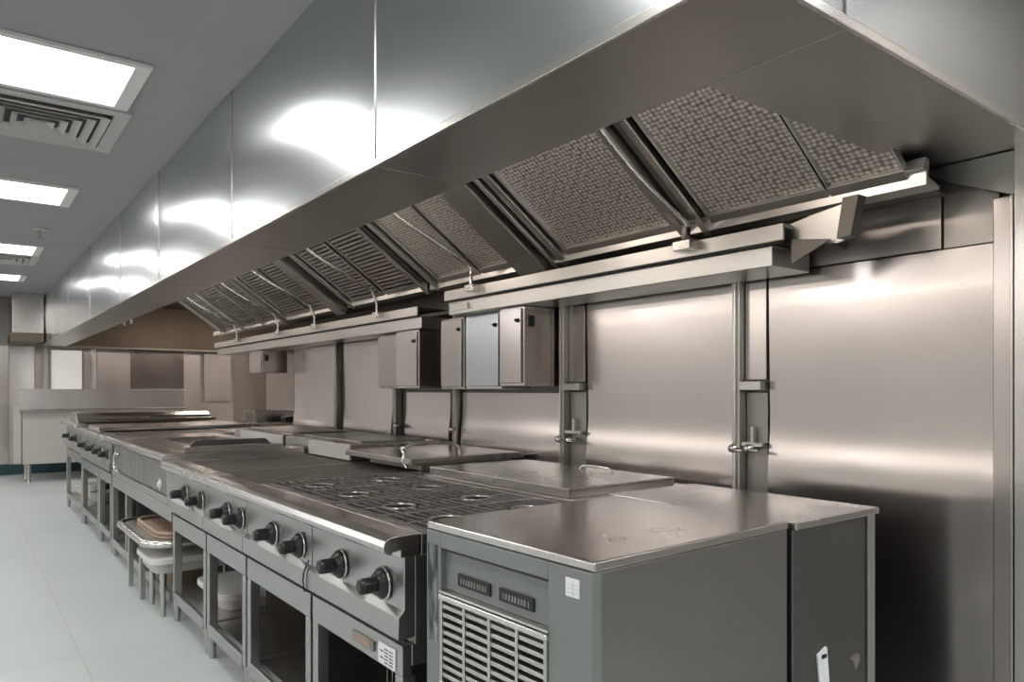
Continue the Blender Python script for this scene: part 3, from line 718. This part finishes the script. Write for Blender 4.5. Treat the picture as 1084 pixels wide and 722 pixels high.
MB().prism(roundpath(.93, 1.45, 4.62, 5.38, .12), .4262, .440, 'z').build('tray_base', 'brown', t3, .003)
MB().tube([(x, y, .452) for x, y in roundpath(.94, 1.44, 4.63, 5.37, .12)] + [(1.44, 4.63, .452)], .012, 8).build('tray_rim', 'brown', t3)
t4 = thing('cardboard_box', (1.25, 5.3, .131), 'brown cardboard carton beneath the rounded shelf', 'box')
MB().box(1.10, 1.42, 5.10, 5.65, .131, .34).build('carton', 'brown', t4, .003)
MB().box(1.098, 1.10, 5.34, 5.40, .135, .335).build('tape', 'fabricwhite', t4)
t5 = thing('cardboard_box', (1.35, 3.6, .16), 'tall brown carton inside the third open stand', 'box')
MB().box(1.45, 1.70, 3.40, 3.62, .161, .50).build('carton', 'brown', t5, .003)
MB().box(1.448, 1.45, 3.48, 3.51, .165, .495).build('tape', 'fabricwhite', t5)

def pot(x, y, z, r, h, label, mat='fabricwhite'):
    t = thing('bowl', (x, y, z), label, 'bowl', 'bowls on the farthest stand')
    MB().lathe((x, y, z), [(r * .6, 0), (r * .8, .02), (r, h), (r * 1.06, h + .004), (r * 1.06, h + .012), (r * .96, h + .012), (r * .78, .03), (.01, .022)], n=22).build('bowl_body', mat, t)
    MB().lathe((x, y, z + .0), [(r * .62, 0), (r * .62, .006)], n=18).build('foot_ring', mat, t)
pot(1.15, 9.2, .161, .13, .10, 'pale bowl standing at the aisle side of the farthest stand shelf')
pot(1.15, 8.85, .161, .12, .14, 'deeper pale bowl nearer the camera on the farthest stand shelf')
pot(1.18, 8.5, .161, .11, .09, 'shallow pale bowl nearest the camera on the farthest stand shelf', 'whitepaint')

# ------------------------------------------------------------------ far counter and right-hand work table
fc = thing('counter', (1.7, 12.5, 0), 'pale counter with a high steel backsplash across the end of the aisle', 'counter')
MB().box(.72, 2.80, 12.22, 12.95, .26, 1.0).build('cabinet_body', 'whitepaint', fc, .006)
MB().box(.68, 2.84, 12.14, 12.98, 1.0, 1.028).build('countertop', 'satin', fc, .004)
MB().box(.70, 2.82, 12.90, 12.96, 1.03, 1.315).build('backsplash', 'far', fc, .006)
MB().box(.70, 2.82, 12.16, 12.20, 1.03, 1.315).build('front_guard', 'far', fc, .006)
MB().box(.62, .70, 12.24, 12.40, .27, 1.10).build('end_post', 'whitepaint', fc, .004)
for (x, y) in ((.80, 12.3), (2.7, 12.3), (.80, 12.88), (2.7, 12.88)): MB().lathe((x, y, 0), [(.03, 0), (.025, .02), (.022, .26)], n=14).build('leg', 'satin', fc)

wt = thing('work_table', (3.1, 8.1, 0), 'steel work table beyond the wall end, right of the far ranges', 'table')
MB().box(2.42, 4.9, 7.4, 8.2, .93, .965).build('tabletop', 'top', wt, .003)
MB().box(2.44, 4.9, 7.42, 8.18, .84, .93).build('apron', 'front', wt, .002)
for (x, y) in ((2.5, 7.45), (4.8, 7.45), (2.5, 8.1), (4.8, 8.1)): MB().box(x, x + .04, y, y + .04, 0, .84).build('leg', 'satin', wt, .003)
def gn_pan(x0, x1, y0, y1, z0, h, label, mat='bright'):
    r = thing('food_pan', ((x0 + x1) / 2, (y0 + y1) / 2, z0), label, 'pan', 'steel pans on the rear work table')
    mb = MB(); t = .006
    mb.box(x0, x1, y0, y0 + t, z0, z0 + h); mb.box(x0, x1, y1 - t, y1, z0, z0 + h); mb.box(x0, x0 + t, y0, y1, z0, z0 + h); mb.box(x1 - t, x1, y0, y1, z0, z0 + h); mb.box(x0, x1, y0, y1, z0, z0 + t)
    mb.build('pan_body', mat, r, .002)
    mb = MB(); q = .02
    mb.box(x0 - q, x1 + q, y0 - q, y0, z0 + h - .006, z0 + h + .004); mb.box(x0 - q, x1 + q, y1, y1 + q, z0 + h - .006, z0 + h + .004)
    mb.box(x0 - q, x0, y0, y1, z0 + h - .006, z0 + h + .004); mb.box(x1, x1 + q, y0, y1, z0 + h - .006, z0 + h + .004)
    mb.build('pan_rim', 'bright', r, .002)
gn_pan(2.50, 2.95, 7.75, 8.1, .9655, .11, 'large steel pan at the left end of the rear work table')
gn_pan(3.05, 3.45, 7.75, 8.1, .9655, .09, 'steel pan in the middle of the rear work table', 'satin')
gn_pan(3.55, 3.80, 7.75, 8.05, .9655, .09, 'small steel pan at the right of the rear work table', 'satin')
sc_ = thing('countertop_scale', (2.75, 7.45, .9655), 'small black device with a chrome dial on the rear work table by the wall end', 'scale')
MB().prism([(2.70, .966), (2.69, 1.02), (2.80, 1.035), (2.88, 1.02), (2.88, .966)], 7.42, 7.56).build('housing', 'knob', sc_, .004)
MB().lathe((2.84, 7.42, 1.0), [(.018, 0), (.018, .006), (.008, .010)], (0, -1, 0), 14).build('dial', 'pipe', sc_)

# far wall cladding and the pass-through window
Yw = YF - .03
def far_panel(x0, x1, z0, z1, mat, label, dy=0, tilt=0):
    mat = 'far' if mat == 'panel' else 'panel'
    def f(u, v): return (x0 + (x1 - x0) * u, Yw - dy + tilt * (u - .5) + .01 * math.sin(PI * u), z0 + (z1 - z0) * v)
    o = MB().sheet(f, 8, 4, .012, (0, 1, 0)).build('wall_panel', mat, rootloc=((x0 + x1) / 2, Yw, z0))
    return tag(o, label, 'wall panel', 'steel cladding sheets on the far wall')
far_panel(-.60, .62, .17, 1.98, 'panel2', 'dark steel sheet at the extreme left of the far wall', 0, .03)
far_panel(.63, .95, .17, 1.98, 'panel', 'grey steel sheet left of the pass window, behind the pale counter end', .01, -.02)
far_panel(.96, 1.13, .17, 1.98, 'panel', 'narrow steel sheet directly left of the pass window', .0, .02)
far_panel(1.62, 1.80, .17, 1.98, 'panel', 'narrow steel sheet directly right of the pass window', .01, -.01)
far_panel(1.81, 2.30, .17, 1.98, 'panel', 'medium steel sheet second right of the pass window', .0, .02)
far_panel(2.31, 3.12, .17, 1.98, 'panel2', 'broad grey steel sheet above the right end of the pale counter', .015, -.03)
far_panel(3.13, 3.40, .17, 1.98, 'panel', 'narrow bright steel sheet beside the broad grey one on the far wall', .0, .01)
far_panel(3.46, 3.92, 1.10, 1.94, 'panel', 'framed steel sheet like a hatch on the far wall', .03, .03)
far_panel(3.98, 4.55, .17, 1.98, 'panel2', 'steel sheet right of the hatch on the far wall', .0, -.03)
far_panel(4.56, 5.15, .17, 1.98, 'panel', 'steel sheet in the far right corner of the far wall', .0, .02)
w = MB().box(1.17, 1.59, YF - .06, YF - .045, 1.05, 1.93).build('window_1', 'window'); structure(w)
mb = MB()
mb.box(1.14, 1.62, YF - .09, YF - .03, 1.93, 1.98); mb.box(1.14, 1.62, YF - .09, YF - .03, 1.0, 1.05); mb.box(1.14, 1.17, YF - .09, YF - .03, 1.05, 1.93); mb.box(1.59, 1.62, YF - .09, YF - .03, 1.05, 1.93)
structure(mb.build('trim_1', 'satin'))

db = thing('duct_box', (.9, 13.0, 2.0), 'square steel duct box at the ceiling beyond the far end of the hood', 'duct')
MB().box(.62, 1.0, 12.6, 13.5, 2.12, ZC - .002).build('casing', 'panel', db, .006)
MB().box(.60, 1.0, 12.58, 13.5, 2.0, 2.119).build('skirt', 'hood_in', db, .004)
db2 = thing('duct_box', (0, 13.2, 2.0), 'steel duct box at the extreme left of the far wall top', 'duct')
MB().box(-.6, .45, 13.2, 13.55, 2.08, ZC - .001).build('casing', 'panel', db2, .01)
MB().box(-.62, .47, 13.18, 13.55, 2.0, 2.08).build('skirt', 'hood_in', db2, .006)

# ------------------------------------------------------------------ ceiling fittings
def ceiling_light(x0, y0, label, group='recessed ceiling lights', w=1.2, h=.6, mat='lamp'):
    r = thing('ceiling_light', (x0 + w / 2, y0 + h / 2, ZC - .02), label, 'ceiling light', group)
    f = .035
    mb = MB(); mb.box(x0, x0 + w, y0, y0 + f, ZC - .02, ZC - .001); mb.box(x0, x0 + w, y0 + h - f, y0 + h, ZC - .02, ZC - .001)
    mb.box(x0, x0 + f, y0 + f, y0 + h - f, ZC - .02, ZC - .001); mb.box(x0 + w - f - .03, x0 + w, y0 + f, y0 + h - f, ZC - .02, ZC - .001)
    mb.build('frame', 'fabricwhite', r, .003)
    MB().box(x0 + f, x0 + w - f - .03, y0 + f, y0 + h - f, ZC - .010, ZC - .004).build('diffuser', mat, r)
    return r
for y, lb in ((3.44, 'large bright ceiling light panel nearest the camera at the upper left'), (5.83, 'bright ceiling light panel second from the camera, beyond the first vent'),
              (8.38, 'bright ceiling light panel third from the camera, beside the second vent'), (10.6, 'farthest bright ceiling light panel near the end wall'),
              (1.05, 'bright ceiling light panel beside the camera, out of view'), (-1.4, 'bright ceiling light panel behind the camera')):
    ceiling_light(-.53, y, lb)
for y in (-1.2, 1.4, 4.0, 6.6, 9.2, 11.8): ceiling_light(-3.6, y, 'added unseen ceiling light panel of a second row over the left side of the kitchen', 'added second row of ceiling lights', mat='fill_lamp')  # unseen row added for more light and a bright reflected band
ceiling_light(1.15, -.45, 'added ceiling light panel behind the camera near the cooking line wall', 'added ceiling lights behind the camera', mat='fill_lamp')  # unseen light added to brighten the near end of the hood
ceiling_light(1.15, -2.3, 'added ceiling light panel behind the camera near the front wall', 'added ceiling lights behind the camera', mat='fill_lamp')  # second unseen light added for the same hood end

def vent(x0, y0, w, h, label):
    r = thing('air_vent', (x0 + w / 2, y0 + h / 2, ZC - .03), label, 'air vent', 'square ceiling diffusers')
    xc, yc = x0 + w / 2, y0 + h / 2
    mb = MB()
    def ring(mb, ho, hi, zo, zi, th=.004):
        for s in range(4):
            c, sn = [(1, 0), (0, 1), (-1, 0), (0, -1)][s]
            def P(a, b, z): return (xc + (a * c - b * sn), yc + (a * sn + b * c), z)
            mb.hexa([P(ho, -ho, zo - th), P(ho, ho, zo - th), P(hi, hi, zi - th), P(hi, -hi, zi - th)], [P(ho, -ho, zo), P(ho, ho, zo), P(hi, hi, zi), P(hi, -hi, zi)])
    ring(mb, w / 2, w / 2 - .07, ZC - .004, ZC - .004, .014)
    mb.build('frame', 'whitepaint', r)
    MB().box(xc - w / 2 + .07, xc + w / 2 - .07, yc - w / 2 + .07, yc + w / 2 - .07, ZC - .003, ZC - .001).build('duct_void', 'dark', r)
    for k in range(5):
        ho = w / 2 - .085 - k * .055; hi = ho - .03
        mb = MB(); ring(mb, ho, hi, ZC - .035, ZC - .008); mb.build('vane', 'whitepaint', r)
    return r
vent(-.04, 4.08, .74, .74, 'square louvred ceiling vent between the first two light panels')
vent(.0, 9.0, .68, .68, 'square louvred ceiling vent between the third and fourth light panels')
sprk = thing('sprinkler_head', (.56, 7.5, ZC - .07), 'small fire sprinkler head on the ceiling', 'sprinkler')
MB().lathe((.56, 7.5, ZC - .012), [(.06, .0), (.065, .008), (.03, .011)], n=20).build('escutcheon', 'satin', sprk)
MB().cyl((.56, 7.5, ZC - .075), (.56, 7.5, ZC - .01), .014).build('stem', 'pipe', sprk)
MB().lathe((.56, 7.5, ZC - .088), [(.035, 0), (.035, .004), (.014, .012)], n=14).build('deflector', 'pipe', sprk)

# unseen strip lamps, added so the wall sheets reflect bright bands
for k, y in enumerate((-.9, 1.2, 3.3, 5.4, 7.5, 9.6)):
    r = thing('added_wall_lamp', (XL + .06, y + .8, 2.2), 'added unseen tube lamp on the left wall, reflected by the steel sheets', 'added wall lamp', 'added tube lamps on the left wall')
    MB().box(XL + .002, XL + .07, y, y + 2.0, 2.44, 2.62).build('housing', 'fabricwhite', r, .004)
    MB().box(XL + .07, XL + .095, y + .02, y + 1.98, 2.45, 2.61).build('tube', 'wallfill', r, .004)

# ------------------------------------------------------------------ render settings
wd = bpy.data.worlds.new('world'); sc.world = wd; wd.use_nodes = True
wd.node_tree.nodes['Background'].inputs[0].default_value = (.5, .5, .5, 1); wd.node_tree.nodes['Background'].inputs[1].default_value = .05
vs = sc.view_settings
sc.display_settings.display_device = 'sRGB'
vs.view_transform = 'Standard'; vs.look = 'None'; vs.gamma = 1; vs.exposure = -.2; vs.use_curve_mapping = False
sc.cycles.max_bounces = 8; sc.cycles.glossy_bounces = 6; sc.cycles.diffuse_bounces = 4
sc.cycles.caustics_reflective = True; sc.cycles.blur_glossy = .4; sc.cycles.use_denoising = True
sc.cycles.sample_clamp_indirect = 6
